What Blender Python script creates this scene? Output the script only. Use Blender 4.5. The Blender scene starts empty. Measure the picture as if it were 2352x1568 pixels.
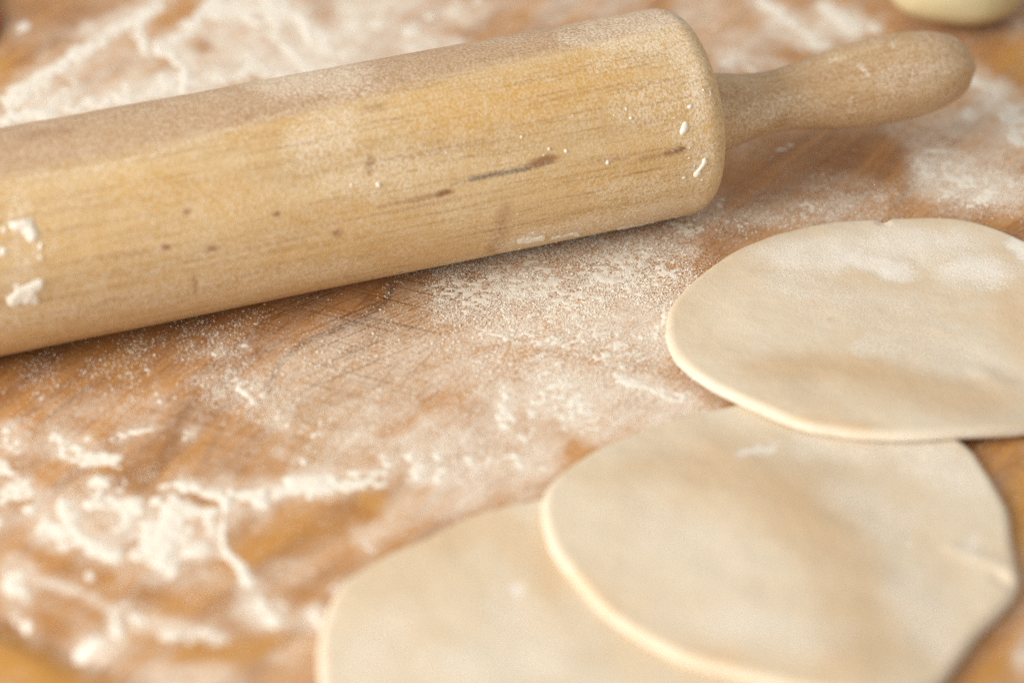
import bpy, math, random
import numpy as np
from mathutils import Vector, Matrix

random.seed(4)
rng = np.random.default_rng(11)
SC = bpy.context.scene
COL = SC.collection

# ------------------------------------------------------------------ camera
ELEV, DIST, LENS = math.radians(33), 0.7504, 115.83
W, H = 2352.0, 1568.0                       # the photograph's own measuring grid
FPX = LENS / 36.0 * W
CAM = np.array([0, -DIST * math.cos(ELEV), DIST * math.sin(ELEV)])
FWD = -CAM / np.linalg.norm(CAM)
RGT = np.array([1.0, 0, 0])
UPV = np.cross(RGT, FWD)
cd = bpy.data.cameras.new("camera")
cam = bpy.data.objects.new("camera", cd)
COL.objects.link(cam)
cam.location = CAM
cam.rotation_euler = (math.pi / 2 - ELEV, 0, 0)
cd.lens, cd.sensor_width = LENS, 36
cd.clip_start, cd.clip_end = 0.01, 50
cd.dof.use_dof = True
cd.dof.focus_distance = 0.770
cd.dof.aperture_fstop = 5.6
cd.dof.aperture_blades = 7
SC.camera = cam

# ------------------------------------------------------------------ light
wd = bpy.data.worlds.new("World")
SC.world = wd
wd.use_nodes = True
bg = wd.node_tree.nodes["Background"]
bg.inputs[0].default_value = (1.0, 0.96, 0.90, 1)
bg.inputs[1].default_value = 0.60

ld = bpy.data.lights.new("window_light", 'AREA')
ld.shape, ld.size, ld.size_y = 'RECTANGLE', 0.95, 0.75
ld.energy, ld.color = 26, (1.0, 0.965, 0.905)
lo = bpy.data.objects.new("window_light", ld)
COL.objects.link(lo)
ldir = Vector((-0.80, -0.50, 0.46)).normalized()
lo.location = ldir * 1.35
lo.rotation_euler = ldir.to_track_quat('Z', 'Y').to_euler()

SC.view_settings.view_transform = 'Standard'
SC.view_settings.look = 'None'
SC.view_settings.exposure = 0.0
SC.view_settings.gamma = 1.0
SC.cycles.use_denoising = False
SC.cycles.use_adaptive_sampling = True
SC.cycles.adaptive_threshold = 0.016
SC.cycles.adaptive_min_samples = 20
SC.cycles.max_bounces = 6

# ------------------------------------------------------------------ measuring
def at(px, py, z=0.0):
    """point at height z seen at (px, py) of the photograph"""
    d = FWD * FPX + RGT * (px - W / 2) + UPV * (H / 2 - py)
    t = (z - CAM[2]) / d[2]
    return CAM + d * t

def uv_of(P):
    """photograph coordinates of world points (N,3)"""
    q = P - CAM
    dz = q @ FWD
    return q @ RGT / dz * FPX + W / 2, H / 2 - q @ UPV / dz * FPX

# ------------------------------------------------------------------ noise
_tab = rng.random((8, 256, 256))
def vn(x, y, scale, seed=0):
    t = _tab[seed % 8]
    x = x / scale + 17.3 * seed; y = y / scale + 9.1 * seed
    xi = np.floor(x).astype(np.int64); yi = np.floor(y).astype(np.int64)
    fx = x - xi; fy = y - yi
    fx = fx * fx * (3 - 2 * fx); fy = fy * fy * (3 - 2 * fy)
    a = t[xi & 255, yi & 255]; b = t[(xi + 1) & 255, yi & 255]
    c = t[xi & 255, (yi + 1) & 255]; d = t[(xi + 1) & 255, (yi + 1) & 255]
    return (a * (1 - fx) + b * fx) * (1 - fy) + (c * (1 - fx) + d * fx) * fy
def fbm(x, y, scale, seed=0, octv=4, gain=0.55):
    s = 0; a = 1; n = 0
    c, sn = math.cos(0.7), math.sin(0.7)
    for i in range(octv):
        s = s + a * vn(x, y, scale, seed + i); n += a
        a *= gain; scale *= 0.5
        x, y = x * c - y * sn, x * sn + y * c
    return s / n
def sstep(a, b, x):
    t = np.clip((x - a) / (b - a), 0, 1)
    return t * t * (3 - 2 * t)

def paint(U, V, strokes, mode='max', asp=1.0):
    """sum or maximum of soft strokes (points, half width, strength) measured on the photograph's grid"""
    out = np.zeros_like(U)
    for pts, w, s in strokes:
        if not isinstance(pts[0], (tuple, list)):
            pts = [pts]
        p = np.array(pts, float)
        rx, ry = (w, w) if not isinstance(w, (tuple, list)) else w
        m = 2.4 * max(rx, ry)
        idx = np.nonzero((U > p[:, 0].min() - m) & (U < p[:, 0].max() + m) & (V > p[:, 1].min() - m) & (V < p[:, 1].max() + m))[0]
        if idx.size == 0:
            continue
        u = U[idx] / rx; v = V[idx] / ry
        q = p / np.array([rx, ry])
        d2 = np.full(idx.size, 1e9)
        if len(q) == 1:
            d2 = (u - q[0, 0]) ** 2 + (v - q[0, 1]) ** 2
        for i in range(len(q) - 1):
            a, b = q[i], q[i + 1]
            ab = b - a
            t = np.clip(((u - a[0]) * ab[0] + (v - a[1]) * ab[1]) / max(ab @ ab, 1e-9), 0, 1)
            d2 = np.minimum(d2, (u - a[0] - t * ab[0]) ** 2 + (v - a[1] - t * ab[1]) ** 2)
        val = s * np.exp(-d2 ** 1.5 * 0.7)
        out[idx] = np.maximum(out[idx], val) if mode == 'max' else out[idx] + val
    return out

# ------------------------------------------------------------------ mesh helpers
def mesh_from(name, verts, quads=None, tris=None, smooth=True):
    me = bpy.data.meshes.new(name)
    verts = np.asarray(verts, np.float32)
    me.vertices.add(len(verts))
    me.vertices.foreach_set("co", verts.ravel())
    loops, starts = [], []
    n = 0
    if quads is not None and len(quads):
        q = np.asarray(quads, np.int32)
        loops.append(q.ravel()); starts.append(np.arange(len(q)) * 4); n = len(q) * 4
    if tris is not None and len(tris):
        t = np.asarray(tris, np.int32)
        loops.append(t.ravel()); starts.append(n + np.arange(len(t)) * 3)
    L = np.concatenate(loops).astype(np.int32); S = np.concatenate(starts).astype(np.int32)
    me.loops.add(len(L)); me.loops.foreach_set("vertex_index", L)
    me.polygons.add(len(S)); me.polygons.foreach_set("loop_start", S)
    me.update(calc_edges=True)
    me.validate()
    me.polygons.foreach_set("use_smooth", np.full(len(me.polygons), smooth))
    return me

def attr(me, name, vals):
    a = me.attributes.new(name, 'FLOAT', 'POINT')
    a.data.foreach_set("value", np.asarray(vals, np.float32))

def link(name, me, mat, parent=None):
    o = bpy.data.objects.new(name, me)
    COL.objects.link(o)
    if mat: me.materials.append(mat)
    if parent: o.parent = parent
    return o

def tag(o, label=None, cat=None, group=None, kind=None):
    if label: o["label"] = label
    if cat: o["category"] = cat
    if group: o["group"] = group
    if kind: o["kind"] = kind

def grid_quads(nx, ny, wrap=False):
    i = np.arange(nx - 1)[:, None]
    j = np.arange(ny if wrap else ny - 1)[None, :]
    j2 = (j + 1) % ny
    return np.stack(np.broadcast_arrays(i * ny + j, (i + 1) * ny + j, (i + 1) * ny + j2, i * ny + j2), -1).reshape(-1, 4)

# ------------------------------------------------------------------ material helpers
class NT:
    def __init__(self, name):
        self.m = bpy.data.materials.new(name); self.m.use_nodes = True
        self.t = self.m.node_tree; self.n = self.t.nodes
        self.b = self.n["Principled BSDF"]
    def l(self, a, b): self.t.links.new(a, b)
    def new(self, typ, **kw):
        x = self.n.new(typ)
        for k, v in kw.items(): setattr(x, k, v)
        return x
    def val(self, s, v):
        if hasattr(v, 'is_linked') or hasattr(v, 'links'): self.l(v, s)
        else: s.default_value = v
    def attr(self, name):
        return self.new('ShaderNodeAttribute', attribute_name=name).outputs['Fac']
    def obj(self): return self.new('ShaderNodeTexCoord').outputs['Object']
    def noise(self, scale, vec=None, detail=3, rough=0.55, map_scale=None, rot=None, dist=0.0):
        vec = vec or self.obj()
        if map_scale is not None or rot is not None:
            mp = self.new('ShaderNodeMapping')
            if rot: 
                r = self.new('ShaderNodeMapping'); r.inputs['Rotation'].default_value = rot
                self.l(vec, r.inputs['Vector']); vec = r.outputs[0]
            if map_scale: mp.inputs['Scale'].default_value = map_scale
            self.l(vec, mp.inputs['Vector']); vec = mp.outputs[0]
        x = self.new('ShaderNodeTexNoise')
        x.inputs['Scale'].default_value = scale; x.inputs['Detail'].default_value = detail
        x.inputs['Roughness'].default_value = rough; x.inputs['Distortion'].default_value = dist
        self.l(vec, x.inputs['Vector'])
        return x.outputs['Fac']
    def math(self, op, a, b=0.0, clamp=False):
        x = self.new('ShaderNodeMath', operation=op, use_clamp=clamp)
        self.val(x.inputs[0], a); self.val(x.inputs[1], b)
        return x.outputs[0]
    def rng(self, v, a, b, c=0.0, d=1.0):
        x = self.new('ShaderNodeMapRange', interpolation_type='SMOOTHSTEP')
        self.val(x.inputs[0], v)
        for i, q in enumerate((a, b, c, d)): self.val(x.inputs[i + 1], q)
        return x.outputs[0]
    def mix(self, f, a, b):
        x = self.new('ShaderNodeMix', data_type='RGBA')
        self.val(x.inputs['Factor'], f)
        for s, v in ((x.inputs[6], a), (x.inputs[7], b)):
            if isinstance(v, tuple): s.default_value = (*v, 1)
            else: self.l(v, s)
        return x.outputs[2]
    def bump(self, h, strength, dist):
        x = self.new('ShaderNodeBump')
        x.inputs['Strength'].default_value = strength; x.inputs['Distance'].default_value = dist
        self.l(h, x.inputs['Height']); self.l(x.outputs[0], self.b.inputs['Normal'])
        return x
    def done(self, col, rough=0.8, spec=0.3):
        if isinstance(col, tuple): self.b.inputs['Base Color'].default_value = (*col, 1)
        else: self.l(col, self.b.inputs['Base Color'])
        self.val(self.b.inputs['Roughness'], rough)
        self.b.inputs['Specular IOR Level'].default_value = spec
        return self.m

FLOUR = (0.84, 0.765, 0.66)

def mat_board():
    k = NT("board_wood")
    R = (0, 0, math.radians(-58))
    g1 = k.noise(1.0, detail=5, map_scale=(16, 170, 40), rot=R, dist=0.6)
    g2 = k.noise(1.0, detail=3, map_scale=(60, 1100, 200), rot=R)
    big = k.noise(14, detail=3)
    wood = k.mix(k.rng(g1, .32, .68), (0.32, 0.130, 0.032), (0.55, 0.265, 0.080))
    wood = k.mix(k.math('MULTIPLY', k.rng(g2, .52, .72), .35), wood, (0.19, 0.07, 0.022))
    wood = k.mix(k.rng(big, .35, .7, 0, .55), wood, (0.56, 0.27, 0.085))
    wood = k.mix(k.math('MULTIPLY', k.attr('pale'), .75), wood, (0.52, 0.30, 0.14))
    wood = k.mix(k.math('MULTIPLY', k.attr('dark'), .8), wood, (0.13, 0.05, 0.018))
    wood = k.mix(k.math('MULTIPLY', k.attr('amber'), .85), wood, (0.56, 0.27, 0.05))
    # knife scratches, two crossing sets of fine lines
    s1 = k.noise(1.0, detail=2, map_scale=(12, 1700, 10), rot=(0, 0, math.radians(-38)))
    s2 = k.noise(1.0, detail=2, map_scale=(14, 1500, 10), rot=(0, 0, math.radians(24)))
    s3 = k.noise(1.0, detail=2, map_scale=(10, 1100, 10), rot=(0, 0, math.radians(-64)))
    sc = k.math('MAXIMUM', k.math('MAXIMUM', k.rng(s1, .54, .63), k.rng(s2, .55, .64)), k.math('MULTIPLY', k.rng(s3, .58, .68), .7))
    sc = k.math('MULTIPLY', sc, k.attr('scratch'))
    wood = k.mix(k.math('MULTIPLY', sc, .75), wood, (0.13, 0.055, 0.022))
    # dry flour rubbed thinly into the wood
    f = k.attr('film')
    n1 = k.noise(170, detail=5, rough=.6)
    n2 = k.noise(800, detail=3, rough=.65)
    n3 = k.noise(2300, detail=2, rough=.6)
    a = k.math('ADD', k.math('MULTIPLY', k.math('SUBTRACT', n1, .5), .9), k.math('MULTIPLY', k.math('SUBTRACT', n2, .5), .8))
    sp = k.math('ADD', .75, k.math('MULTIPLY', k.attr('speck'), 2.2))
    a = k.math('ADD', a, k.math('MULTIPLY', k.math('MULTIPLY', k.math('SUBTRACT', n3, .5), 1.5), sp))
    a = k.math('ADD', a, k.math('MULTIPLY', k.math('SUBTRACT', g1, .5), -.75))
    a = k.math('ADD', a, k.math('MULTIPLY', k.math('SUBTRACT', g2, .5), -.5))
    a = k.math('MULTIPLY', a, k.rng(f, 0.0, .4, .25, 1.0))
    n5 = k.noise(1500, detail=3, rough=.7)
    hard = k.math('SUBTRACT', k.rng(n5, .42, .60), .55)
    a = k.math('ADD', a, k.math('MULTIPLY', k.math('MULTIPLY', hard, k.attr('speck')), .85))
    a = k.math('ADD', a, k.math('MULTIPLY', sc, -.25))
    fac = k.math('ADD', f, a, clamp=True)
    fac = k.math('MULTIPLY', fac, .92)
    col = k.mix(fac, wood, FLOUR)
    hh = k.math('ADD', k.math('MULTIPLY', fac, 1.0), k.math('MULTIPLY', g2, .5))
    k.bump(hh, .25, .0004)
    return k.done(col, k.rng(fac, 0, .5, .5, .95), .3)

def mat_flour():
    k = NT("flour")
    n = k.noise(700, detail=4, rough=.65)
    n2 = k.noise(2600, detail=2)
    col = k.mix(k.rng(n, .3, .7), (0.80, 0.735, 0.63), (0.86, 0.81, 0.725))
    k.bump(k.math('ADD', n, k.math('MULTIPLY', n2, .6)), .4, .0004)
    return k.done(col, 1.0, .1)

def mat_pin(dusty=0.0):
    k = NT("pin_wood")
    g1 = k.noise(1.0, detail=4, map_scale=(10, 120, 120), dist=.4)
    g2 = k.noise(1.0, detail=3, map_scale=(22, 900, 900))
    g3 = k.noise(1.0, detail=2, map_scale=(60, 1700, 1700))
    big = k.noise(1.0, detail=2, map_scale=(16, 45, 45))
    wood = k.mix(k.rng(g1, .3, .7), (0.54, 0.345, 0.140), (0.66, 0.455, 0.215))
    wood = k.mix(k.rng(big, .45, .75, 0, .6), wood, (0.60, 0.35, 0.10))
    wood = k.mix(k.math('MULTIPLY', k.attr('amber'), .75), wood, (0.60, 0.335, 0.075))
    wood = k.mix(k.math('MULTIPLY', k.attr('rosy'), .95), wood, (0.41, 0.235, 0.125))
    wood = k.mix(k.rng(g2, .52, .70, 0, .55), wood, (0.40, 0.215, 0.07))
    wood = k.mix(k.rng(g3, .56, .70, 0, .55), wood, (0.34, 0.175, 0.06))
    wood = k.mix(k.math('MULTIPLY', k.attr('stain'), 1.0), wood, (0.24, 0.085, 0.025))
    wood = k.mix(k.math('MULTIPLY', k.attr('crack'), .9), wood, (0.05, 0.026, 0.02))
    f = k.math('ADD', k.attr('dust'), dusty)
    n1 = k.noise(260, detail=4, rough=.6)
    n2 = k.noise(1500, detail=3, rough=.6)
    a = k.math('ADD', k.math('MULTIPLY', k.math('SUBTRACT', n1, .5), .7), k.math('MULTIPLY', k.math('SUBTRACT', n2, .5), 2.6))
    a = k.math('MULTIPLY', a, k.rng(f, 0, .4, .15, 1))
    fac = k.math('MULTIPLY', k.math('ADD', f, a, clamp=True), .85)
    col = k.mix(fac, wood, (0.84, 0.74, 0.60))
    k.bump(k.math('ADD', fac, k.math('MULTIPLY', g2, .5)), .35, .0004)
    return k.done(col, k.rng(fac, 0, .5, .48, .9), .35)

def mat_dough():
    k = NT("dough")
    n1 = k.noise(28, detail=4, rough=.55)
    n2 = k.noise(120, detail=4)
    n3 = k.noise(1900, detail=3, rough=.65)
    col = k.mix(k.rng(n1, .35, .68), (0.665, 0.53, 0.365), (0.705, 0.605, 0.46))
    col = k.mix(k.rng(n2, .5, .72, 0, .5), col, (0.68, 0.60, 0.48))
    col = k.mix(k.math('MULTIPLY', k.attr('tan'), .75), col, (0.62, 0.395, 0.19))  # tan patches, mainly the warm shade of the draped slopes painted in
    f = k.attr('dust')  # flour dust, plus the painted brightness of the rim
    a = k.math('MULTIPLY', k.math('SUBTRACT', n3, .5), k.rng(f, 0, .4, .12, 1.6))
    fac = k.math('MULTIPLY', k.math('ADD', k.math('MULTIPLY', f, 1.25), k.math('MULTIPLY', a, 1.5), clamp=True), .9)
    col = k.mix(fac, col, (0.86, 0.81, 0.73))
    n4 = k.noise(420, detail=4, rough=.6)
    k.bump(k.math('ADD', k.math('ADD', fac, k.math('MULTIPLY', n3, .5)), k.math('MULTIPLY', n4, 1.2)), .26, .0005)
    k.b.inputs['Subsurface Weight'].default_value = .03
    k.b.inputs['Subsurface Radius'].default_value = (1.0, .6, .3)
    k.b.inputs['Subsurface Scale'].default_value = .003
    return k.done(col, .8, .25)

def mat_ball():
    k = NT("dough_ball")
    n1 = k.noise(35, detail=3)
    n2 = k.noise(500, detail=3)
    col = k.mix(k.rng(n1, .35, .65), (0.56, 0.455, 0.235), (0.63, 0.54, 0.32))
    k.bump(n2, .3, .0006)
    return k.done(col, .7, .3)

def mat_cloth():
    k = NT("red_cotton")
    n1 = k.noise(1.0, detail=1, map_scale=(1400, 120, 120))
    n2 = k.noise(1.0, detail=1, map_scale=(120, 1400, 120))
    col = k.mix(k.math('MULTIPLY', n1, n2), (0.45, 0.07, 0.06), (0.66, 0.16, 0.14))
    k.bump(k.math('ADD', n1, n2), .5, .0006)
    return k.done(col, .95, .1)

M_BOARD, M_FLOUR, M_DOUGH = mat_board(), mat_flour(), mat_dough()
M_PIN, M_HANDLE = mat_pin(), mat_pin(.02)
M_BALL, M_CLOTH = mat_ball(), mat_cloth()

# ------------------------------------------------------------------ where the flour lies
# (points, half width, amount) on the photograph's grid
THICK = [
 # ridges pushed up behind the pin
 ([(20,235),(100,180),(187,118),(253,80),(300,45),(367,7)], 17, 1.1), ([(317,60),(326,92),(342,118)], 11, 1.2),
 ([(372,105),(405,128),(422,165),(424,205)], 13, 1.3), ([(385,95),(450,55),(478,22),(505,-8)], 16, 1.0),
 ([(500,25),(560,12),(640,20)], 24, .9), ([(555,20),(590,55)], 13, 1.1), ([(625,45),(665,30),(705,58),(722,88)], 13, 1.3),
 ([(632,72),(662,108),(690,142)], 13, 1.0), ([(575,130),(600,165),(660,190)], 18, .7), ([(730,80),(755,110)], 14, .8),
 ((50,62), 12, .9), ((92,130), 14, .5), ([(0,285),(60,262),(130,262)], 16, 1.0), ([(150,255),(230,238),(330,222)], 15, .8),
 ([(350,205),(450,190),(560,175)], 20, .7), ([(60,215),(110,190)], 14, .8), ([(230,240),(300,195)], 14, .9), ([(165,185),(140,220)], 12, .7),
 ([(640,175),(720,160),(790,130)], 18, .6), ((815,45), 24, .7), ((868,60), 20, .6), ([(780,20),(900,10)], 26, .5), ((940,105), 22, .6), ((985,90), 14, .8), ((800,118), 12, .8),
 ((1040,22), 20, 1.0), ((980,38), 13, .9), ((950,70), 18, .8), ((1075,30), 10, .8), ((940,72), 12, .9),((1100,8), 14, .8),
 # beyond the right end
 ([(1742,2),(1800,38),(1862,87),(1885,98)], 13, .9), ([(1890,25),(1935,45),(1972,62)], 18, 1.1), ((2012,63), 16, .9), ((1668,133), 26, .6), ([(1700,140),(1730,150)], 12, .5),
 ([(1640,30),(1650,55)], 20, .4), ([(2238,185),(2285,220),(2330,262),(2365,300)], 16, .75), ((2219,260), 10, 1.0), ([(2300,240),(2352,320)], 24, .7), ((2340,60), 14, .7),
 ((2335,285), 18, .9), ([(2118,352),(2160,346),(2200,352)], 5, .9), ([(2120,350),(2104,375)], 5, .6),
 ([(2130,385),(2200,400),(2270,430)], 32, .62), ([(2160,440),(2260,470)], 24, .6), ((2332,425), 20, .6), ([(1800,345),(1835,325)], 8, .5),
 # grainy drift before the pin
 ([(1240,640),(1330,690),(1430,760)], 70, .34), ([(1430,600),(1500,640),(1540,700)], 55, .33), ([(1180,700),(1240,800)], 60, .30), ([(1370,630),(1412,650)], 7, 1.2), ((1215,592), 6, 1.0),
 ([(1430,590),(1445,545)], 7, .6), ([(1180,620),(1186,560)], 7, .5), ([(1480,700),(1555,690)], 30, .4), ([(1505,770),(1530,720)], 10, .9),
 ([(1410,870),(1460,880),(1560,915)], 13, .85), ([(1440,885),(1500,870)], 10, .7), ([(1250,870),(1300,910),(1330,960)], 22, .5), ([(1150,880),(1180,960)], 12, .6),
 ([(1150,930),(1160,980),(1210,1010)], 9, .8), ([(1330,760),(1400,800)], 40, .34), ([(1100,760),(1150,780)], 14, .6), ((1068,715), 10, .7), ([(1300,860),(1210,1000)], 40, .42),
 ([(950,1040),(965,1090)], 16, .8), ([(1010,1030),(1040,1080)], 12, .7), ([(1075,1020),(1090,1075)], 11, .7), ([(1120,1040),(1135,1085)], 12, .6), ([(1010,1095),(1100,1120)], 20, .65),
 ([(1180,1050),(1215,1085)], 10, .7), ([(890,1050),(900,1100)], 14, .6), ([(870,1108),(820,1100)], 16, .7), ([(1240,1040),(1250,1080)], 9, .6), ([(800,1090),(870,1085)], 12, .6),
 # specks and clots on the left
 ((497,815), 9, 1.1), ((430,770), 6, .7), ([(478,765),(490,790)], 6, .6), ([(555,795),(572,805)], 5, .8), ((545,895), 10, 1.0), ((560,905), 9, 1.0), ((505,900), 7, 1.0), ((578,920), 10, .9),
 ((610,900), 7, .9), ((600,880), 7, .8), ((640,955), 12, .7), ((660,975), 9, .8), ((430,1000), 10, .7), ((330,990), 10, .7), ([(280,1000),(320,995)], 9, .9), ((98,910), 9, .7), ((365,920), 7, .7),
 ([(322,770),(340,820),(356,870),(370,920)], 5, .45), ([(560,760),(590,740)], 5, .5), ((580,770), 6, .6), ((700,1060), 12, .8), ((650,1040), 8, .7), ((425,995), 9, .8), ((345,985), 8, .8),
 ((18,985), 14, .9), ([(0,1040),(40,1020)], 16, .9), ((20,1005), 11, .8), ([(125,1000),(150,1025),(262,1064)], 14, 1.0), ([(140,1045),(240,1060)], 16, .8), ((205,1010), 9, .8),
 ([(0,1075),(25,1095),(15,1140)], 18, .9), ((60,1125), (22,26), 1.1), ((78,1168), 17, .9), ((5,1200), 18, .6),
 ([(212,1106),(240,1112)], 14, 1.3), ([(236,1120),(225,1150)], 10, .9), ((280,1120), 15, 1.0), ([(210,1158),(260,1150),(330,1155)], 13, 1.2), ((372,1152), 14, 1.1), ([(395,1112),(380,1112)], 12, .8),
 ([(158,1165),(170,1200),(185,1235)], 19, 1.2), ([(110,1210),(150,1225)], 18, 1.0), ([(190,1230),(215,1255),(270,1275)], 17, 1.15), ([(270,1205),(300,1190)], 16, .8), ([(255,1175),(330,1170)], 15, .8), ([(140,1250),(160,1240)], 14, .8),
 ([(400,1180),(385,1230),(380,1285)], 30, 1.15), ([(350,1210),(345,1265)], 24, 1.0), ([(400,1160),(440,1170),(480,1180)], 17, 1.1), ([(405,1300),(390,1318)], 15, 1.0), ([(420,1200),(440,1240)], 16, .9), ([(440,1265),(478,1260)], 15, 1.1), ((460,1250), 12, .9), ([(470,1185),(490,1215)], 12, .9), ([(310,1275),(345,1290)], 13, .8),
 ([(420,1115),(470,1130),(518,1140)], 14, 1.2), ((522,1150), (20,28), 1.4), ([(515,1165),(512,1215),(516,1262),(545,1303),(575,1340)], 9, 1.25), ((575,1340), 13, 1.0), ((512,1268), 12, 1.0), ([(420,1130),(428,1105)], 10, .9),
 ([(560,1135),(600,1125)], 15, .8), ((610,1140), (18,24), 1.2), ([(640,1130),(665,1125)], 13, .8), ([(680,1112),(720,1105),(765,1102)], 17, 1.15), ([(720,1125),(760,1120)], 14, .9), ([(780,1112),(850,1105)], 14, .8), ((478,1312), (26,15), .6), ((380,1115), (22,10), .8),
 ((30,1345), (25,34), 1.25), ([(40,1320),(55,1370)], 15, 1.1), ((60,1435), 16, .9), ((35,1415), 12, .8), ((200,1315), 14, .65),
 ((272,1440), (13,22), 1.2), ((318,1430), (18,20), .95), ((290,1395), 14, .6), ([(185,1505),(215,1490),(235,1480)], (24,18), 1.2), ((240,1510), 14, .9), ((292,1480), 16, .7),
 ([(380,1455),(430,1460),(480,1450)], 13, .7), ((503,1470), (16,13), .8), ((600,1395), 20, 1.25), ([(600,1410),(630,1432)], 17, 1.0), ([(715,1410),(730,1428)], 12, 1.1), ((640,1385), 14, .6),
 ([(285,1540),(295,1560)], 18, .8), ([(375,1555),(420,1560)], 22, .75), ([(470,1560),(510,1560)], 18, .7), ((650,1470), 16, .45), ((330,1310), 14, .4), ((770,1345), 12, .8), ([(830,1240),(860,1260)], 15, .5), ((780,1270), 15, .4), ([(690,1320),(740,1300)], 14, .35),
]
FILM = [
 ([(450,120),(540,100),(640,130)], 60, .62), ([(180,165),(260,145),(330,140)], 45, .40), ([(700,120),(850,90),(1000,130)], 70, .60), ([(800,10),(980,0)], 40, .55), ([(520,30),(680,20)], 50, .55),
 ([(50,240),(250,220),(500,190)], 45, .52), ([(1000,60),(1150,40),(1300,10),(1450,0)], 45, .40), ([(0,120),(80,60)], 40, .15), ([(200,70),(330,20)], 25, .35), ((740,40), 30, .3),
 ([(1600,20),(1700,90),(1800,130)], 65, .42), ([(1700,20),(1850,80),(1950,60)], 50, .45), ([(2100,290),(2200,260),(2300,330)], 75, .42), ([(2250,200),(2352,260)], 45, .45), ((2230,130), 40, .25),
 ([(2130,400),(2230,410),(2300,460)], 60, .6), ([(1700,380),(1900,430),(2050,440)], 45, .22), ([(1680,470),(1850,500),(2000,470)], 40, .45), ([(1700,340),(1760,350)], 30, .25), ([(1850,330),(1960,310)], 22, .25),
 ([(1560,520),(1660,470),(1720,430)], 50, .40), ([(1050,620),(1250,590),(1450,560),(1560,540)], 60, .45),
 ([(1180,690),(1400,740),(1520,740)], 120, .66), ([(1000,690),(1080,760)], 60, .42), ([(1250,880),(1400,930),(1560,950)], 90, .66), ([(1100,800),(1180,920)], 90, .55), ([(700,880),(850,850),(1000,830)], 110, .42), ([(750,770),(950,760)], 60, .30),
 ([(800,980),(1000,1010),(1200,1050)], 85, .50), ([(1000,1090),(1200,1100),(1250,1000)], 60, .52), ([(900,1170),(1100,1150)], 40, .50), ([(620,960),(750,1000)], 50, .30), ([(560,860),(640,900)], 45, .30),
 ([(150,930),(300,930),(430,960)], 60, .28), ([(60,860),(200,840),(400,820)], 45, .12), ([(30,1000),(200,1040)], 50, .35), ([(100,1190),(250,1200),(420,1230)], 70, .42),
 ([(67,1316),(167,1358),(267,1405)], 15, .55), ([(30,1270),(80,1300)], 20, .35), ([(280,1320),(420,1350),(520,1340)], 30, .28), ([(120,1400),(200,1440)], 30, .25), ([(350,1440),(480,1465)], 22, .45), ([(620,1290),(700,1330),(760,1290)], 35, .30), ([(560,1400),(690,1410),(720,1440)], 38, .42), ([(620,1130),(800,1110)], 40, .35),
 ([(820,1240),(900,1200),(1000,1170)], 30, .42), ([(640,1500),(720,1500)], 35, .30), ([(330,1560),(500,1560)], 35, .40), ([(560,1180),(600,1210)], 20, .25), ([(2300,1050),(2345,1150)], 30, .2), ((2352,1500), (28,60), .45), ([(700,1200),(860,1150)], 25, .2),
]
MOTTLE = [  # where clots and bare wood alternate
 ([(40,250),(200,230),(420,190),(560,160)], 45, .9), ([(520,40),(680,90)], 50, .5), ([(1080,670),(1300,650),(1480,620)], (120,80), 1.02), ([(1250,780),(1450,800)], 100, .98), ([(1150,850),(1350,950)], 80, .92),
 ([(870,1060),(1050,1060),(1220,1050)], 45, .9), ([(130,1160),(300,1180),(440,1220)], 60, .7), ([(20,1050),(60,1140)], 40, .7), ([(1650,500),(1800,490),(2000,480)], 36, .85), ([(540,880),(640,920)], 45, .9), ([(1560,540),(1650,480)], 48, .95),
 ([(1200,590),(1450,540)], 45, .85), ([(780,60),(950,50)], 60, .4), ([(1900,40),(2000,60)], 40, .3), ([(2300,300),(2340,420)], 40, .7), ([(700,900),(900,860),(1000,820)], 80, .72), ([(650,960),(900,1000)], 60, .78), ([(300,850),(480,830)], 50, .6), ([(1720,350),(1900,380)], 40, .62), ([(600,1120),(780,1110)], 30, .5),
]
GRAIN = [
 ([(1050,680),(1250,650),(1450,610),(1550,640)], 90, 1.0), ([(1200,800),(1400,850),(1520,850)], 110, .6), ([(1150,600),(1350,560),(1560,520)], 45, .8), ([(500,860),(620,920)], 70, .75), ([(330,800),(480,780),(580,760)], 50, .35), ([(100,850),(300,880)], 70, .25),
 ([(1650,490),(1850,470),(2050,480)], 45, .45), ([(1680,360),(1900,400)], 60, .18), ([(700,900),(900,850),(1000,800)], 120, .25), ([(900,1000),(1150,1020)], 80, .4), ([(100,1100),(400,1150)], 90, .25), ([(50,1000),(250,1030)], 50, .35), ([(200,1300),(500,1350),(700,1400)], 90, .12), ([(2150,400),(2300,440)], 60, .5), ([(1100,640),(1000,720)], 55, .5), ([(960,660),(900,760)], 60, .22), ([(620,1000),(760,1080)], 60, .25),
]

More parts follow.
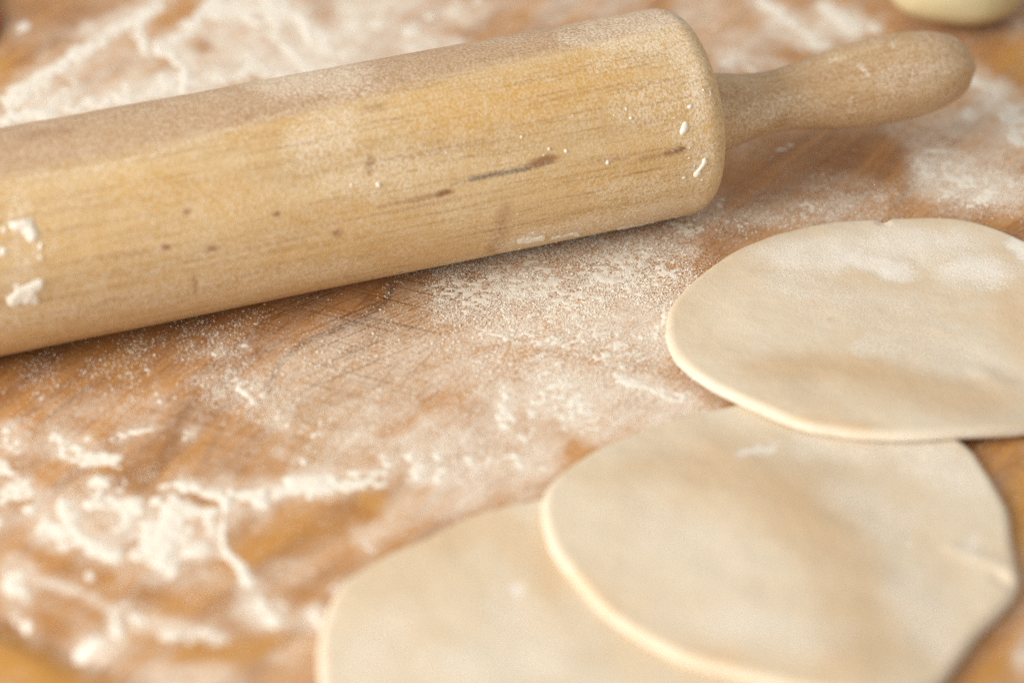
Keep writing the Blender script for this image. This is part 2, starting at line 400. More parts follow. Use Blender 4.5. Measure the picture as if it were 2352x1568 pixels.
BARE = [((110,20), (120,40), .8), ([(395,35),(425,30)], 22, .9), ((455,112), (26,22), .9), ([(20,150),(60,130)], 32, .8), ([(1080,70),(1180,45)], (60,20), .6), ([(1640,60),(1720,40)], 34, .4), ([(1780,110),(1830,130)], (36,20), .6),
 ([(1700,420),(1800,360),(1950,345),(2050,380)], 42, 1.0), ([(1690,470),(1760,450)], 24, .5), ([(2290,110),(2330,150),(2352,170)], 34, .9), ([(2260,500),(2352,530)], 30, .8), ([(2250,1000),(2330,1060),(2352,1200)], 46, .9), ([(2200,1600),(2300,1480)], 34, .9),
 ([(550,1290),(640,1250),(800,1165),(870,1150)], 36, 1.0), ([(680,1380),(740,1320),(800,1290)], 26, .7), ([(250,1060),(320,1110),(370,1080)], 30, .9), ([(380,1030),(420,960)], 28, .6), ([(90,1280),(180,1310),(260,1325)], 17, .9), ([(430,1500),(560,1500),(650,1470)], 26, .9), ([(-20,1460),(60,1520),(220,1600)], 55, 1.0), ([(80,1420),(160,1450)], 18, .8), ([(310,1350),(440,1395),(520,1380)], 22, .7), ([(430,1135),(500,1155)], 10, .9), ([(20,1080),(110,1100)], 14, .7), ([(0,1155),(60,1158)], 10, .8), ([(250,1100),(200,1080),(110,1080)], 14, .6),
 ([(-10,850),(200,800),(450,760),(600,720)], 36, .8), ([(0,900),(150,890),(330,850)], 36, .6), ([(980,930),(1030,900)], 14, .6), ([(870,1000),(950,960)], 14, .6), ([(560,760),(700,720)], 26, .4), ([(700,1000),(820,960)], 22, .4), ([(880,690),(960,665)], 34, .30), ([(450,1245),(460,1260)], 9, .8), ([(290,1265),(310,1250)], 10, .6)]

# ------------------------------------------------------------------ the board
def axis(lo, hi, step, olo, ohi):
    d = np.arange(lo, hi + step / 2, step)
    a = np.linspace(olo, lo, 12)[:-1]; b = np.linspace(d[-1], ohi, 12)[1:]
    return np.concatenate([a, d, b])

GX = axis(-0.152, 0.152, 0.0005, -0.36, 0.36)
GY = axis(-0.118, 0.185, 0.0005, -0.19, 0.34)
X, Y = np.meshgrid(GX, GY, indexing='ij')
x, y = X.ravel(), Y.ravel()
# juice groove cut across the near left corner
g0, g1 = at(-20, 1428), at(300, 1578)
gd = (g1 - g0)[:2]; gd /= np.linalg.norm(gd)
gn = np.array([-gd[1], gd[0]])             # points away from the near corner
sd = (x - g0[0]) * gn[0] + (y - g0[1]) * gn[1]
groove = -0.0010 * np.exp(-(np.abs(sd) / 0.0035) ** 2.6)
z = groove + (fbm(x, y, 0.05, 3, 3) - .5) * 0.0006
U, V = uv_of(np.stack([x, y, np.zeros_like(x)], 1))
wx = (fbm(x, y, 0.012, 1, 3) - .5) * 46 + (fbm(x, y, 0.003, 5, 2) - .5) * 22
wy = (fbm(x, y, 0.012, 2, 3) - .5) * 30 + (fbm(x, y, 0.003, 6, 2) - .5) * 14
film = paint(U + wx * .7, V + wy * .7, FILM, 'max')
halo = paint(U + wx * .9, V + wy * .9, [(p, (w[0] * 1.9, w[1] * 1.9) if isinstance(w, tuple) else w * 1.9, s_ * .55) for p, w, s_ in THICK], 'max')
film = np.clip(np.maximum(film * 1.22, .10 + .16 * fbm(x, y, .03, 6, 4)) * (.62 + .66 * fbm(x, y, .010, 4, 4)), 0, 1)
film = np.clip(film + halo * (.35 + .8 * fbm(x, y, .004, 2, 3)) * (1 - .5 * film), 0, 1)
bare = paint(U + wx * .8, V + wy * .8, BARE, 'max')
film = np.clip(film * (1 - .85 * bare), 0, 1)
speck = paint(U, V, GRAIN, 'max')
amber = paint(U + wx * .5, V + wy * .5, [([(-60,1490),(60,1545),(200,1640)], 60, 1.0), ([(2360,1150),(2370,1230)], (40,80), 1.0), ([(2345,130),(2380,160)], 45, .9), ([(2270,1560),(2330,1540)], 40, .7), ([(470,1520),(640,1480)], (70,26), .6), ([(850,1140),(880,1160)], 22, .8), ([(0,150),(20,190)], 35, .7), ([(560,1290),(720,1200)], (60,26), .35), ([(300,850),(250,840)], 30, .4)], 'max')
outside = sstep(40, 160, np.maximum(np.maximum(-U, U - W), np.maximum(-V, V - H)))
film = np.maximum(film, outside * .5 * fbm(x, y, .03, 2, 4))
pale = paint(U, V, [([(860,720),(780,850),(760,980)], 120, 1.0), ([(950,700),(900,850)], 90, 1.0), ([(700,820),(650,930)], 60, .8)], 'max') \
     * sstep(-6, 6, np.interp(V, [640, 690, 730, 790, 850, 950, 1100], [-905, -890, -845, -690, -625, -600, -560]) + U + wx * .25)
dark = paint(U, V, [([(905,655),(888,692),(845,732),(700,785),(640,835),(612,900)], 7, .75), ([(845,690),(860,710)], 14, .5), ([(450,890),(400,1000),(340,1125)], 14, .35), ([(520,960),(470,1060)], 8, .3), ([(340,1110),(320,1135)], 18, .45), ([(80,850),(250,800),(450,750)], 26, .3), ([(560,1330),(700,1230)], 12, .25)], 'max')
scr = paint(U, V, [([(800,770),(1000,690),(1100,670)], 75, 1.0), ([(760,860),(950,830)], 70, .75), ([(400,940),(520,900)], 60, .6), ([(620,740),(760,700)], 30, .7), ([(60,800),(200,790)], 30, .7), ([(900,860),(700,960)], 60, .5)], 'max')
scr = np.maximum(scr, .22)
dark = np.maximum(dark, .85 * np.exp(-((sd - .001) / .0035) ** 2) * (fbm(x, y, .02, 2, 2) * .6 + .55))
top = np.stack([x, y, z], 1)
nx, ny = len(GX), len(GY)
qd = grid_quads(nx, ny)
# sides and underside of the board
bd = np.concatenate([np.arange(nx) * ny, (nx - 1) * ny + np.arange(1, ny), (np.arange(nx - 2, -1, -1)) * ny + ny - 1, np.arange(ny - 2, 0, -1)])
low = top[bd].copy(); low[:, 2] = -0.028
base = len(top)
k = np.arange(len(bd)); k2 = (k + 1) % len(bd)
sides = np.stack([bd[k], base + k, base + k2, bd[k2]], 1)
ctr = base + len(bd)
cv = np.array([[0, .07, -.028]])
bott = np.stack([base + k2, base + k, np.full(len(bd), ctr)], 1)
me = mesh_from("pastry_board", np.concatenate([top, low, cv]), np.concatenate([qd, sides]), bott)
pad = np.zeros(len(bd) + 1)
for nm, a in (('film', film), ('pale', pale), ('dark', dark), ('scratch', scr), ('amber', amber), ('speck', speck)):
    attr(me, nm, np.concatenate([a, pad]))
o = link("pastry_board", me, M_BOARD)
tag(o, "floured brown wooden board under the rolling pin and dough rounds", "board", kind="structure")

# ------------------------------------------------------------------ loose flour lying on it
FX = np.arange(-0.150, 0.1505, 0.00045); FY = np.arange(-0.116, 0.183, 0.00045)
X, Y = np.meshgrid(FX, FY, indexing='ij'); x, y = X.ravel(), Y.ravel()
U, V = uv_of(np.stack([x, y, np.zeros_like(x)], 1))
wx = (fbm(x, y, 0.010, 1, 4) - .5) * 44 + (fbm(x, y, 0.0026, 5, 3) - .5) * 26
wy = (fbm(x, y, 0.010, 2, 4) - .5) * 26 + (fbm(x, y, 0.0026, 6, 3) - .5) * 16
T = paint(U + wx * .8, V + wy * .8, THICK, 'max')
Mt = paint(U + wx, V + wy, MOTTLE, 'max')
fine = fbm(x, y, 0.0016, 3, 3, .7)
mid = fbm(x, y, 0.0048, 6, 3, .6)
big = fbm(x, y, .009, 4, 3, .6)
drift = T * (.22 + .75 * mid + .55 * big) + (fine - .5) * 1.6 * sstep(.05, .3, np.maximum(T, Mt * .5))
h = drift - .53
h = np.where((U < -30) | (U > W + 30), np.minimum(h, 0), h)
tiny = fbm(x, y, 0.0012, 1, 2, .7)
h = np.maximum(h, Mt * (1.05 * tiny + .30 * fine + .40 * mid) * (.72 + .56 * big) - .92)
h = np.maximum(h, -.2)
hz = np.where(h > 0, .00034 * h ** .8, .002 * h)
sdf = (x - g0[0]) * gn[0] + (y - g0[1]) * gn[1]
zb = -0.0010 * np.exp(-(np.abs(sdf) / 0.0035) ** 2.6) + (fbm(x, y, 0.05, 3, 3) - .5) * 0.0006
q = grid_quads(len(FX), len(FY))
keep = (h[q] > -.02).any(1)
q = q[keep]
used, inv = np.unique(q, return_inverse=True)
P = np.stack([x, y, zb + hz], 1)[used]
me = mesh_from("flour", P, inv.reshape(-1, 4))
o = link("flour", me, M_FLOUR)
tag(o, "white flour scattered in drifts and clots over the brown board", "flour", kind="stuff")

OCT = np.array([(1,0,0),(-1,0,0),(0,1,0),(0,-1,0),(0,0,1),(0,0,-1)], float)
OCF = np.array([(0,2,4),(2,1,4),(1,3,4),(3,0,4),(2,0,5),(1,2,5),(3,1,5),(0,3,5)])
def grains(name, pts, rad, up=None):
    n = len(pts)
    v = OCT[None] * (rad[:, None, None] * (.55 + .9 * rng.random((n, 6, 1))))
    a = rng.random(n) * 6.28
    c, s = np.cos(a)[:, None], np.sin(a)[:, None]
    vx = v[..., 0] * c - v[..., 1] * s; vy = v[..., 0] * s + v[..., 1] * c
    v = np.stack([vx, vy, v[..., 2] * .55], -1) + pts[:, None, :]
    f = OCF[None] + (np.arange(n) * 6)[:, None, None]
    return mesh_from(name, v.reshape(-1, 3), None, f.reshape(-1, 3), True)

N = 1300000
gx = rng.uniform(-.15, .15, N); gy = rng.uniform(-.115, .18, N)
gu, gv = uv_of(np.stack([gx, gy, np.zeros(N)], 1))
dens = paint(gu, gv, GRAIN, 'max') * (.15 + 1.1 * sstep(.35, .65, fbm(gx, gy, .007, 4, 3)))
dens = np.maximum(dens, .025) * (rng.random(N) < .8)
sel = rng.random(N) < dens * .75
gx, gy = gx[sel], gy[sel]
gr = np.clip(rng.lognormal(-2.0, .40, len(gx)), .06, .45) * .001
gs = (gx - g0[0]) * gn[0] + (gy - g0[1]) * gn[1]
gz = -0.0010 * np.exp(-(np.abs(gs) / 0.0035) ** 2.6) + (fbm(gx, gy, 0.05, 3, 3) - .5) * 0.0006
me = grains("flour_grains", np.stack([gx, gy, gz + gr * .2], 1), gr)
o = link("flour_grains", me, M_FLOUR)
tag(o, "loose white grains of flour sprinkled between the pin and dough", "flour", kind="stuff")

# ------------------------------------------------------------------ rolling pin
R_PIN, Y0, TH = 0.025, 0.04739, math.radians(21.4526)
AX = np.array([math.cos(TH), math.sin(TH), 0])
P0 = np.array([0, Y0, R_PIN])
ss = np.linspace(-.3, .3, 6001)
us, _ = uv_of(P0 + ss[:, None] * AX)
S_END = float(np.interp(1581, us, ss))
LEN = 0.252
org = P0 + AX * (S_END - LEN / 2)
pin = bpy.data.objects.new("rolling_pin", None)
COL.objects.link(pin)
pin.location = (org[0], org[1], 0)
pin.rotation_euler = (0, 0, TH)
pin.empty_display_size = .05
tag(pin, "wooden rolling pin dusted with flour lying across the board", "rolling pin")
rot = np.array([[math.cos(TH), -math.sin(TH), 0], [math.sin(TH), math.cos(TH), 0], [0, 0, 1]])
def to_world(L): return L @ rot.T + np.array([org[0], org[1], 0])

def lathe_local(prof_s, prof_r, nphi, zc=R_PIN):
    s = np.asarray(prof_s)[:, None]; r = np.asarray(prof_r)[:, None]
    ph = (np.arange(nphi) / nphi * 2 * math.pi)[None]
    L = np.stack(np.broadcast_arrays(s, r * np.cos(ph), zc + r * np.sin(ph)), -1).reshape(-1, 3)
    Nn = np.stack(np.broadcast_arrays(0 * s, np.cos(ph) + 0 * s, np.sin(ph) + 0 * s), -1).reshape(-1, 3)
    return L, Nn

hl = LEN / 2
c_s = np.linspace(0, 1, 26)
corner_s = hl - .0055 + .0055 * np.sin(c_s * math.pi / 2)
corner_r = R_PIN - .0045 * (1 - np.cos(c_s * math.pi / 2))
face_s = np.array([hl + .0004, hl + .0006, hl + .0006]); face_r = np.array([.0165, .012, .0085])
mid_s = np.arange(-hl + .0060, hl - .0058, .0005)
prof_s = np.concatenate([-face_s[::-1], -corner_s[::-1], mid_s, corner_s, face_s])
prof_r = np.concatenate([face_r[::-1], corner_r[::-1], np.full(len(mid_s), R_PIN), corner_r, face_r])
NPHI = 320
L, Nn = lathe_local(prof_s, prof_r, NPHI)
# slight hand-turned unevenness
L += Nn * ((fbm(L[:, 0], np.arctan2(Nn[:, 2], Nn[:, 1]) * R_PIN, .02, 2, 3) - .5) * .00025)[:, None]
Wd = to_world(L)
U, V = uv_of(Wd)
front = ((Nn @ rot.T) * (CAM - Wd)).sum(1) > 0
pu, pv = L[:, 0], np.arctan2(Nn[:, 2], Nn[:, 1]) * R_PIN
wx = (fbm(pu, pv, .006, 1, 3) - .5) * 30; wy = (fbm(pu, pv, .006, 2, 3) - .5) * 16
stain = paint(U + wx * .2, V + wy * .2, [
 ([(1008,447),(1028,441)], (14,6), 1.0), ([(950,462),(1000,448)], 5, .6), ([(870,475),(950,460)], 4, .4), ([(1230,376),(1262,364)], (18,9), .85), ((430,487), (9,7), .9), ((637,492), (8,6), .95), ((380,568), (9,6), 1.0), ((487,570), (14,6), .8),
 ((775,535), (11,8), .7), ([(852,370),(850,392)], (9,12), .6), ([(1162,480),(1150,508)], (13,15), .36), ([(1152,538),(1132,570)], (15,18), .36), ([(446,640),(450,660)], (6,10), .45), ([(1530,352),(1568,342)], 6, .85), ([(1470,365),(1530,352)], 4, .45), ([(60,315),(140,300)], (30,8), .35), ([(840,250),(880,242)], 8, .4)], 'max')
crack = paint(U + wx * .15, V + wy * .12, [([(1080,412),(1130,402),(1180,393),(1215,386)], 5.0, .95), ([(1215,386),(1265,374)], 3.5, .45), ([(1040,424),(1085,411)], 3.5, .35), ([(1555,347),(1572,340)], 3.5, .5)], 'max')
amber = paint(U + wx, V + wy, [([(1050,260),(1200,230),(1350,180)], (120,55), 1.0), ([(560,300),(660,290)], (70,40), .7), ([(330,430),(500,460)], (120,45), .7), ([(150,600),(330,520)], (120,30), .45), ([(800,470),(700,500)], (90,25), .45), ([(1300,420),(1450,380)], (70,25), .3)], 'max')
dust = paint(U + wx * .8, V + wy * .8, [
 ([(640,185),(780,175)], (90,45), .50), ([(-20,310),(400,245),(900,140)], (60,32), .20), ([(700,330),(780,300)], (60,70), .40), ([(820,420),(950,380)], (120,60), .30), ([(1420,60),(1540,40)], (110,40), .48), ([(1330,85),(1480,100)], (60,30), .42), ([(1540,80),(1590,150),(1605,260)], (34,40), .45),
 ([(1560,300),(1620,330),(1610,430)], (40,50), .35), ([(1180,560),(1400,510),(1580,470)], (70,24), .50), ([(1400,450),(1570,420)], (80,40), .30), ([(900,640),(1150,590)], (90,16), .28), ([(0,740),(300,690),(800,610)], (60,34), .30), ([(40,480),(50,680)], (45,60), .32), ([(1450,250),(1550,230)], (60,70), .28), ([(300,370),(620,270),(900,200)], 7, .30), ([(-20,425),(300,370)], 8, .35),
 ([(1000,330),(1300,300)], (100,60), .12), ([(1380,150),(1500,130)], (50,20), .3), ([(600,560),(900,500)], (90,40), .15)], 'max')
dust = np.maximum(dust * 1.2 * front, .13 + .16 * fbm(pu, pv, .012, 4, 3))
dust = dust + .05 * sstep(.2, 1.0, Nn[:, 2]) * fbm(pu, pv, .01, 5, 3)
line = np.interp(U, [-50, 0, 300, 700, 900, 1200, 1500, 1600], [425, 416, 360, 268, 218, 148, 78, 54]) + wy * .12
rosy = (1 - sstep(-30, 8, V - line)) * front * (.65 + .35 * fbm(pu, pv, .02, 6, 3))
pl = np.exp(-((V - line - 5) / 7) ** 2) * front * (U < 1250)
dust = np.maximum(dust, .24 * pl) * (1 - .7 * stain * front)
me = mesh_from("barrel", L, grid_quads(len(prof_s), NPHI, True)[:, ::-1])
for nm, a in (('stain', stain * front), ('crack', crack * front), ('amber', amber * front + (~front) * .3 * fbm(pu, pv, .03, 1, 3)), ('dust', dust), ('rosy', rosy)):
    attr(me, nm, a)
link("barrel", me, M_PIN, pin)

# clots of flour stuck to the barrel: a raised skin on its front
SMEAR = [([(38,512),(58,510),(72,535)], (17,15), 1.1), ([(55,520),(70,545)], 13, 1.0), ((93,566), 9, .9), ((8,576), 12, .8), ((92,592), 8, .8), ((12,525), 10, .7), ([(30,690),(55,670),(85,655)], (15,13), 1.1), ([(60,690),(92,648)], 11, 1.0), ([(40,660),(80,690)], 14, .7),
 ([(1578,180),(1580,200)], 5, .8), ((1571,295), (9,14), 1.1), ((1575,205), 7, .9), ((1582,245), 6, .8), ([(1598,402),(1608,388),(1620,368)], (5,6), .95), ((1602,398), (10,6), .85), ((872,425), 7, 1.1), ((1260,342), 5, .9), ((1300,350), 5, .8), ((1248,357), 4, .8), ((1395,372), 5, .9), ((1412,268), 4, .9), ((1450,270), 4, .9),
 ([(1190,556),(1250,545)], 6, .75), ([(1270,545),(1330,535)], 5, .65), ([(1420,525),(1500,510)], 6, .6), ((1440,540), 5, .8), ((1180,556), 5, .8), ([(1480,80),(1500,95)], 5, .7), ([(1420,75),(1450,70)], 5, .65), ((1535,120), 6, .7), ((1555,150), 5, .7), ((1545,100), 5, .7), ((830,350), 4, .6), ((760,450), 4, .7), ((1190,490), 4, .7), ((1420,555), 4, .7)]
ms = np.arange(-hl + .03, hl - .0056, .0004)
ps = np.concatenate([ms, corner_s]); pr = np.concatenate([np.full(len(ms), R_PIN), corner_r])
phis = np.linspace(math.radians(140), math.radians(290), 190)
s_, p_ = np.meshgrid(ps, phis, indexing='ij'); r_ = np.broadcast_to(pr[:, None], s_.shape)
s_, p_, r_ = s_.ravel(), p_.ravel(), r_.ravel()
Nl = np.stack([0 * s_, np.cos(p_), np.sin(p_)], 1)
Lb = np.stack([s_, r_ * np.cos(p_), R_PIN + r_ * np.sin(p_)], 1)
U, V = uv_of(to_world(Lb))
a1, a2 = s_, p_ * R_PIN
wx = (fbm(a1, a2, .004, 1, 3) - .5) * 14; wy = (fbm(a1, a2, .004, 2, 3) - .5) * 14
T = paint(U + wx, V + wy, SMEAR, 'max')
fine = fbm(a1, a2, .0016, 3, 3, .7)
fleck = sstep(.72, .84, fbm(a1, a2, .0011, 7, 2, .6)) * paint(U, V, [([(1480,60),(1560,90),(1590,200)], 60, 1), ([(1180,560),(1560,480)], (60,24), 1), ([(700,200),(800,330)], 60, .9), ([(1400,130),(1560,330)], 70, .9), ([(800,400),(1300,300)], (100,80), .75), ([(1590,380),(1600,440)], 40, 1)], 'max')
h = np.maximum(T * (.8 + .5 * fine) - .5 + (fine - .5) * .4 * (T > .1), fleck * 1.1 - .72)
hz = np.where(h > 0, (.0007) * h ** .8, .003 * np.maximum(h, -.2))
q = grid_quads(len(ps), len(phis))
q = q[(h[q] > -.02).any(1)]
used, inv = np.unique(q, return_inverse=True)
me = mesh_from("flour_clots", (Lb + Nl * hz[:, None])[used], inv.reshape(-1, 4)[:, ::-1])
o = link("flour_clots", me, M_FLOUR, pin)
o["kind"] = "stuff"

# handles: turned grips
def spline(xs, ys, q):
    xs, ys = np.array(xs, float), np.array(ys, float)
    m = np.gradient(ys, xs)
    i = np.clip(np.searchsorted(xs, q) - 1, 0, len(xs) - 2)
    hh = xs[i + 1] - xs[i]; t = (q - xs[i]) / hh
    return (2*t**3-3*t**2+1)*ys[i] + (t**3-2*t**2+t)*hh*m[i] + (-2*t**3+3*t**2)*ys[i+1] + (t**3-t**2)*hh*m[i+1]
hs = np.array([0.0, 5.5, 10, 15, 21, 27, 33, 42.5, 53, 61.5, 68, 72.5, 75]) * .001
hr = np.array([10.6, 10.0, 9.0, 8.0, 7.5, 7.9, 8.9, 10.2, 10.7, 10.3, 8.9, 6.6, 3.6]) * .001
qs = np.linspace(0, hs[-1], 150)
qr = spline(hs, hr, qs)
tipc = np.linspace(0, math.pi / 2, 12)[1:]
qs = np.concatenate([qs, hs[-1] + .0012 * np.sin(tipc)]); qr = np.concatenate([qr, np.maximum(.0034 * np.cos(tipc), 1e-5)])
for sgn in (1, -1):
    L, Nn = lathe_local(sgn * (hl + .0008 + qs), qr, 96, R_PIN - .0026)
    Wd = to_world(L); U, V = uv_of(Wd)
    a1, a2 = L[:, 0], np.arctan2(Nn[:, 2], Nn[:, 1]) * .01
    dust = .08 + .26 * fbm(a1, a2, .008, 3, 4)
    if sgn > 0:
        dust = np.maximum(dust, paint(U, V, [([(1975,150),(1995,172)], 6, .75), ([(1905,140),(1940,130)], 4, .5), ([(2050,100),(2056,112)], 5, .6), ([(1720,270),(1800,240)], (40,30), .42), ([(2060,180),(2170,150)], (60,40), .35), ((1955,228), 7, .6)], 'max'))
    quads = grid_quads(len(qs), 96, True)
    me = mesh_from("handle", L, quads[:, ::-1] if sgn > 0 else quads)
    for nm, a in (('stain', 0 * a1 + .15 * fbm(a1 * .3, a2, .006, 1, 3)), ('crack', 0 * a1), ('amber', 0 * a1), ('dust', dust), ('rosy', .25 + .5 * fbm(a1 * .25, a2, .004, 6, 2))):  # browner streaked grain, with the barrel's shade partly put into the colour
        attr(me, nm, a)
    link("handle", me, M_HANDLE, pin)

# ------------------------------------------------------------------ rolled dough
def closed_curve(pts, n, zref):
    p = np.array([at(a, b, zref)[:2] for a, b in pts])
    d = np.r_[0, np.cumsum(np.linalg.norm(np.roll(p, -1, 0) - p, axis=1))]
    m = len(p); t = np.linspace(0, d[-1], n, endpoint=False)
    i = np.searchsorted(d, t, side='right') - 1
    f = ((t - d[i]) / (d[i + 1] - d[i]))[:, None]
    p0, p1, p2, p3 = p[(i - 1) % m], p[i % m], p[(i + 1) % m], p[(i + 2) % m]
    return .5 * ((2*p1) + (-p0+p2)*f + (2*p0-5*p1+4*p2-p3)*f**2 + (-p0+3*p1-3*p2+p3)*f**3)

def sdist(px, py, poly):
    """signed distance to a closed outline, negative inside"""
    d2 = np.full(px.shape, 1e9); ins = np.zeros(px.shape, bool)
    for a, b in zip(poly, np.roll(poly, -1, 0)):
        ab = b - a
        t = np.clip(((px - a[0]) * ab[0] + (py - a[1]) * ab[1]) / (ab @ ab), 0, 1)
        d2 = np.minimum(d2, (px - a[0] - t * ab[0]) ** 2 + (py - a[1] - t * ab[1]) ** 2)
        c = (a[1] > py) != (b[1] > py)
        with np.errstate(divide='ignore', invalid='ignore'):
            ins ^= c & (px < (b[0] - a[0]) * (py - a[1]) / (b[1] - a[1]) + a[0])
    d = np.sqrt(d2)
    return np.where(ins, -d, d)

TK = 0.0028
O1 = [(725,1520),(730,1462),(752,1395),(784,1347),(834,1316),(884,1284),(984,1240),(1018,1222),(1085,1190),(1160,1172),(1300,1145),(1480,1120),(1680,1130),(1830,1215),(1930,1350),(1960,1500),(1930,1650),(1800,1790),(1600,1890),(1400,1930),(1150,1915),(950,1850),(800,1740),(740,1630)]
O2 = [(1246,1190),(1250,1142),(1278,1102),(1351,1043),(1430,1000),(1520,962),(1640,930),(1800,905),(1980,912),(2120,950),(2225,1015),(2260,1062),(2290,1115),(2316,1165),(2327,1232),(2335,1288),(2340,1318),(2331,1356),(2300,1396),(2253,1447),(2203,1512),(2150,1572),(2060,1610),(1930,1612),(1800,1592),(1669,1560),(1569,1532),(1468,1480),(1385,1422),(1318,1347),(1268,1278)]
O3 = [(1532,740),(1536,700),(1560,660),(1600,620),(1655,583),(1720,549),(1800,519),(1880,501),(1960,492),(2010,491),(2040,494),(2060,489),(2150,485),(2230,493),(2300,516),(2352,539),(2450,582),(2560,650),(2630,730),(2640,800),(2580,880),(2480,940),(2352,982),(2200,1003),(2090,1013),(1990,1012),(1920,1003),(1850,990),(1750,952),(1640,892),(1560,822),(1538,780)]
C1, C2, C3 = closed_curve(O1, 240, .0015), closed_curve(O2, 240, .003), closed_curve(O3, 240, .004)

def base2(x, y):
    d = sdist(x, y, C1)
    return TK * (1 - sstep(-.010, .027, d))
def base3(x, y):
    d = sdist(x, y, C2)
    return (base2(x, y) + TK) * (1 - sstep(-.010, .027, d)) + .0002

def ridge(x, y, pts, w, hgt):
    p = np.array([at(a, b, .003)[:2] for a, b in pts])
    d2 = np.full(x.shape, 1e9)
    for a, b in zip(p[:-1], p[1:]):
        ab = b - a
        t = np.clip(((x - a[0]) * ab[0] + (y - a[1]) * ab[1]) / (ab @ ab), 0, 1)
        d2 = np.minimum(d2, (x - a[0] - t * ab[0]) ** 2 + (y - a[1] - t * ab[1]) ** 2)
    return hgt * np.exp(-d2 / w ** 2)

def dough(name, curve, base, seed, ridges, dusts, tans_and_shade, label):
    n = 360
    t = np.linspace(0, len(curve), n, endpoint=False)
    i = t.astype(int) % len(curve); f = (t - np.floor(t))[:, None]
    cv = curve[i] * (1 - f) + curve[(i + 1) % len(curve)] * f
    c = cv.mean(0)
    dirv = cv - c; rad = np.linalg.norm(dirv, axis=1); dirv /= rad[:, None]
    rad = rad + (vn(np.arange(n) * .001, np.zeros(n), .02, seed) - .5) * .0011
    cv = c + dirv * rad[:, None]
    ED = .0021                                     # rounded rim
    inner = np.r_[np.linspace(.02, .6, 40), np.linspace(.6, 1, 45)[1:]]
    rings = []
    tk = TK * 1.04

    for g in inner:
        rings.append((c + dirv * ((rad - ED) * g)[:, None], np.zeros(n)))
    for a in np.linspace(0, math.pi / 2, 12)[1:]:
        rings.append((c + dirv * (rad - ED + ED * math.sin(a))[:, None], np.full(n, -(1 - math.cos(a)) * tk * .62)))
    for a in np.linspace(0, math.pi / 2, 7)[1:]:
        rings.append((c + dirv * (rad - .0016 * (1 - math.cos(a)))[:, None], np.full(n, -tk * .62 - math.sin(a) * tk * .36)))
    rings.append((c + dirv * (rad * .6)[:, None], np.full(n, -tk * .98)))
    P = np.concatenate([r[0] for r in rings]); dz = np.concatenate([r[1] for r in rings])
    x, y = P[:, 0], P[:, 1]
    b = base(x, y)
    wav = (fbm(x, y, .03, seed, 3) - .5) * .0011 + (fbm(x, y, .009, seed + 2, 3) - .5) * .0004
    wav = wav * np.clip(1 + dz / tk, 0, 1)
    for rr in ridges:
        wav = wav + ridge(x, y, *rr) * np.clip(1 + dz / tk, 0, 1)
    z = b + tk + dz + np.maximum(wav, -.0006)
    V3 = np.stack([x, y, z], 1)
    nr = len(rings)
    quads = grid_quads(nr, n, True)
    ct = len(V3); cbx = ct + 1
    V3 = np.concatenate([V3, [[c[0], c[1], V3[:n, 2].mean()]], [[c[0], c[1], V3[-n:, 2].mean()]]])
    k = np.arange(n); k2 = (k + 1) % n
    tris = np.concatenate([np.stack([np.full(n, ct), k, k2], 1), np.stack([np.full(n, cbx), (nr - 1) * n + k2, (nr - 1) * n + k], 1)])
    me = mesh_from(name, V3, quads, tris)
    U, V = uv_of(V3)
    xx, yy = V3[:, 0], V3[:, 1]
    wx = (fbm(xx, yy, .008, 1, 4) - .5) * 60; wy = (fbm(xx, yy, .008, 2, 4) - .5) * 36
    du = paint(U + wx, V + wy, dusts, 'max') * (.6 + .8 * fbm(xx, yy, .006, 4, 3))
    rim = np.r_[np.clip(-dz / tk * 3, 0, 1), 0, 0]
    attr(me, 'dust', np.maximum(np.maximum(du, .30 * rim * (.6 + .8 * fbm(xx, yy, .006, 5, 3))), .10 * fbm(xx, yy, .02, 3, 3)))  # rim whitened all round: its catch of light is put into the colour
    attr(me, 'tan', paint(U + wx * .6, V + wy * .6, tans_and_shade, 'max'))  # shaded fall of each draped band painted as tan, with small tan marks
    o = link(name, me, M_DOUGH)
    tag(o, label, "dough", "rolled rounds of dough overlapping on the board")
    return o

dough("dough_round", C1, lambda x, y: np.full(x.shape, .0003), 1, [], [((1190,1356), 16, .9), ([(900,1440),(840,1530)], (70,70), .25), ([(1180,1420),(1230,1520)], (80,60), .2), ([(1000,1530),(1150,1568)], 60, .2)],
      [([(1010,1240),(1130,1200),(1230,1260)], (60,40), .4), ([(900,1330),(1000,1290)], 50, .2), ([(1250,1250),(1270,1330)], (30,60), .5)],
      "lowest dough round, cut by the bottom edge, with one flour fleck")
dough("dough_round", C2, base2, 4, [([(2195,1262),(2270,1288),(2335,1322)], .0024, .0005), ([(2290,1322),(2325,1345)], .0016, -.0005)],
      [([(1700,1035),(1775,1028)], (12,10), .7), ((1742,1030), 14, .7), ([(1900,1010),(2100,1030),(2200,1100)], (90,40), .35), ([(1450,1180),(1560,1230)], (110,60), .18), ([(1950,1150),(2050,1200)], (70,40), .28), ([(1700,1440),(1850,1470)], (130,50), .25), ([(2080,1370),(2170,1480)], (60,50), .25), ((2095,1245), 14, .4), ((2240,1250), 24, .4)],
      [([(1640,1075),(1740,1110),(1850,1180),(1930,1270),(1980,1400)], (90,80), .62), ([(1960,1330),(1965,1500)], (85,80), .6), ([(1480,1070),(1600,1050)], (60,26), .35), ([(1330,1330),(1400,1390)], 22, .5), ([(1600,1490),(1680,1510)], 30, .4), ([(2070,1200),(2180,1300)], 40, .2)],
      "middle dough round with a pinched corner, lying between the other two rounds")
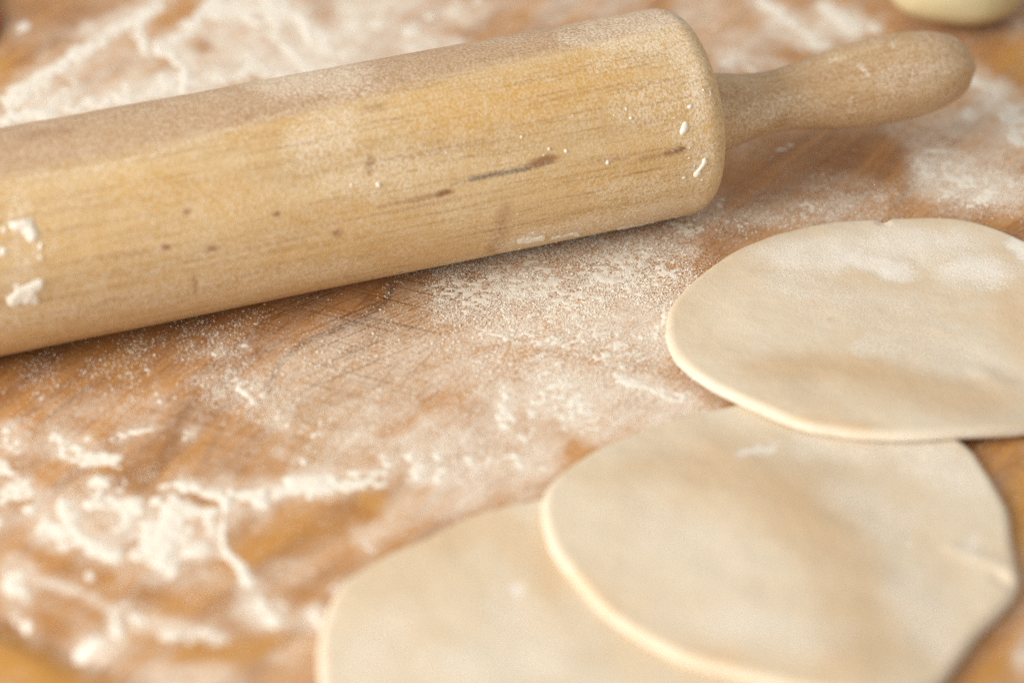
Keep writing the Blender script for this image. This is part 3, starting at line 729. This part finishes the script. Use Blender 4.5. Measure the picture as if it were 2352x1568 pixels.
dough("dough_round", C3, base3, 6, [([(2040,494),(2025,512)], .0010, -.0007), ([(2060,492),(2048,512)], .0012, .0004), ([(2260,860),(2300,890)], .003, .0003)],
      [([(1850,590),(1980,580),(2120,560)], (120,38), .62), ([(1960,600),(2060,625)], (50,18), .85), ([(2030,610),(2050,630)], 14, .9), ([(1790,640),(1850,660)], (60,30), .35), ([(2200,620),(2280,630)], (50,36), .65), ([(2330,560),(2352,580)], 22, .8), ([(1950,700),(2100,760),(2200,820)], (110,50), .25), ([(1620,700),(1720,780)], (60,50), .12), ([(1980,790),(2060,800)], 24, .35)],
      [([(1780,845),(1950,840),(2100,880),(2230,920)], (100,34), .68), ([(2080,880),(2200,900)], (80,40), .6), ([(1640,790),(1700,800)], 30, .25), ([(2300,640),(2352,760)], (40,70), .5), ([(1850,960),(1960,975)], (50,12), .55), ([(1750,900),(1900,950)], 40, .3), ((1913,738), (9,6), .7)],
      "topmost dough round with a floury top, nearest the rolling pin handle")

# ------------------------------------------------------------------ dough ball beyond the handle
def lumpy(name, c, rx, ry, rz, seed, nu=64, nv=40):
    th = np.linspace(0.0001, math.pi - .0001, nv)[:, None]; ph = (np.arange(nu) / nu * 2 * math.pi)[None]
    ux = np.sin(th) * np.cos(ph); uy = np.sin(th) * np.sin(ph); uz = np.cos(th) + 0 * ph
    rr = 1 + .12 * (vn((ux + 2).ravel(), (uy + uz * .7 + 2).ravel(), .8, seed).reshape(ux.shape) - .5)
    zz = uz * rr
    zz = np.where(zz < 0, zz * .55, zz)            # sits flattened on the board
    P = np.stack([c[0] + ux * rx * rr, c[1] + uy * ry * rr, c[2] + zz * rz], -1)
    P[..., 2] = np.maximum(P[..., 2], .0004)
    return mesh_from(name, P.reshape(-1, 3), grid_quads(nv, nu, True))
bc = at(2196, -34, .010)
me = lumpy("dough_ball", bc, .0180, .0170, .0150, 3)
o = link("dough_ball", me, M_BALL)
tag(o, "pale yellow ball of dough beyond the rolling pin handle", "dough ball")

# ------------------------------------------------------------------ red cloth at the far left
ca = at(-4, -34)
nu, nv = 60, 60
a, b = np.meshgrid(np.linspace(0, 1, nu), np.linspace(0, 1, nv), indexing='ij')
cx = ca[0] - .11 * (1 - a); cy = ca[1] - .045 + .10 * b
cx = cx + .004 * np.sin(b * 9) - .010 * (b - .3) ** 2
edge = np.minimum(np.minimum(a, 1 - a) * .11, np.minimum(b, 1 - b) * .10)
ct = .0035 * np.sqrt(np.clip(edge / .006, 0, 1) * (2 - np.clip(edge / .006, 0, 1))) + .0010 * np.sin(a * 16 + b * 5) * np.clip(edge / .02, 0, 1)
topv = np.stack([cx, cy, .0012 + np.maximum(ct, 0)], -1).reshape(-1, 3)
botv = topv.copy(); botv[:, 2] = .0008
qt = grid_quads(nu, nv)
me = mesh_from("dish_towel", np.concatenate([topv, botv]), np.concatenate([qt, qt[:, ::-1] + len(topv)]))
o = link("dish_towel", me, M_CLOTH)
tag(o, "red cloth just showing at the left edge behind the pin", "towel")
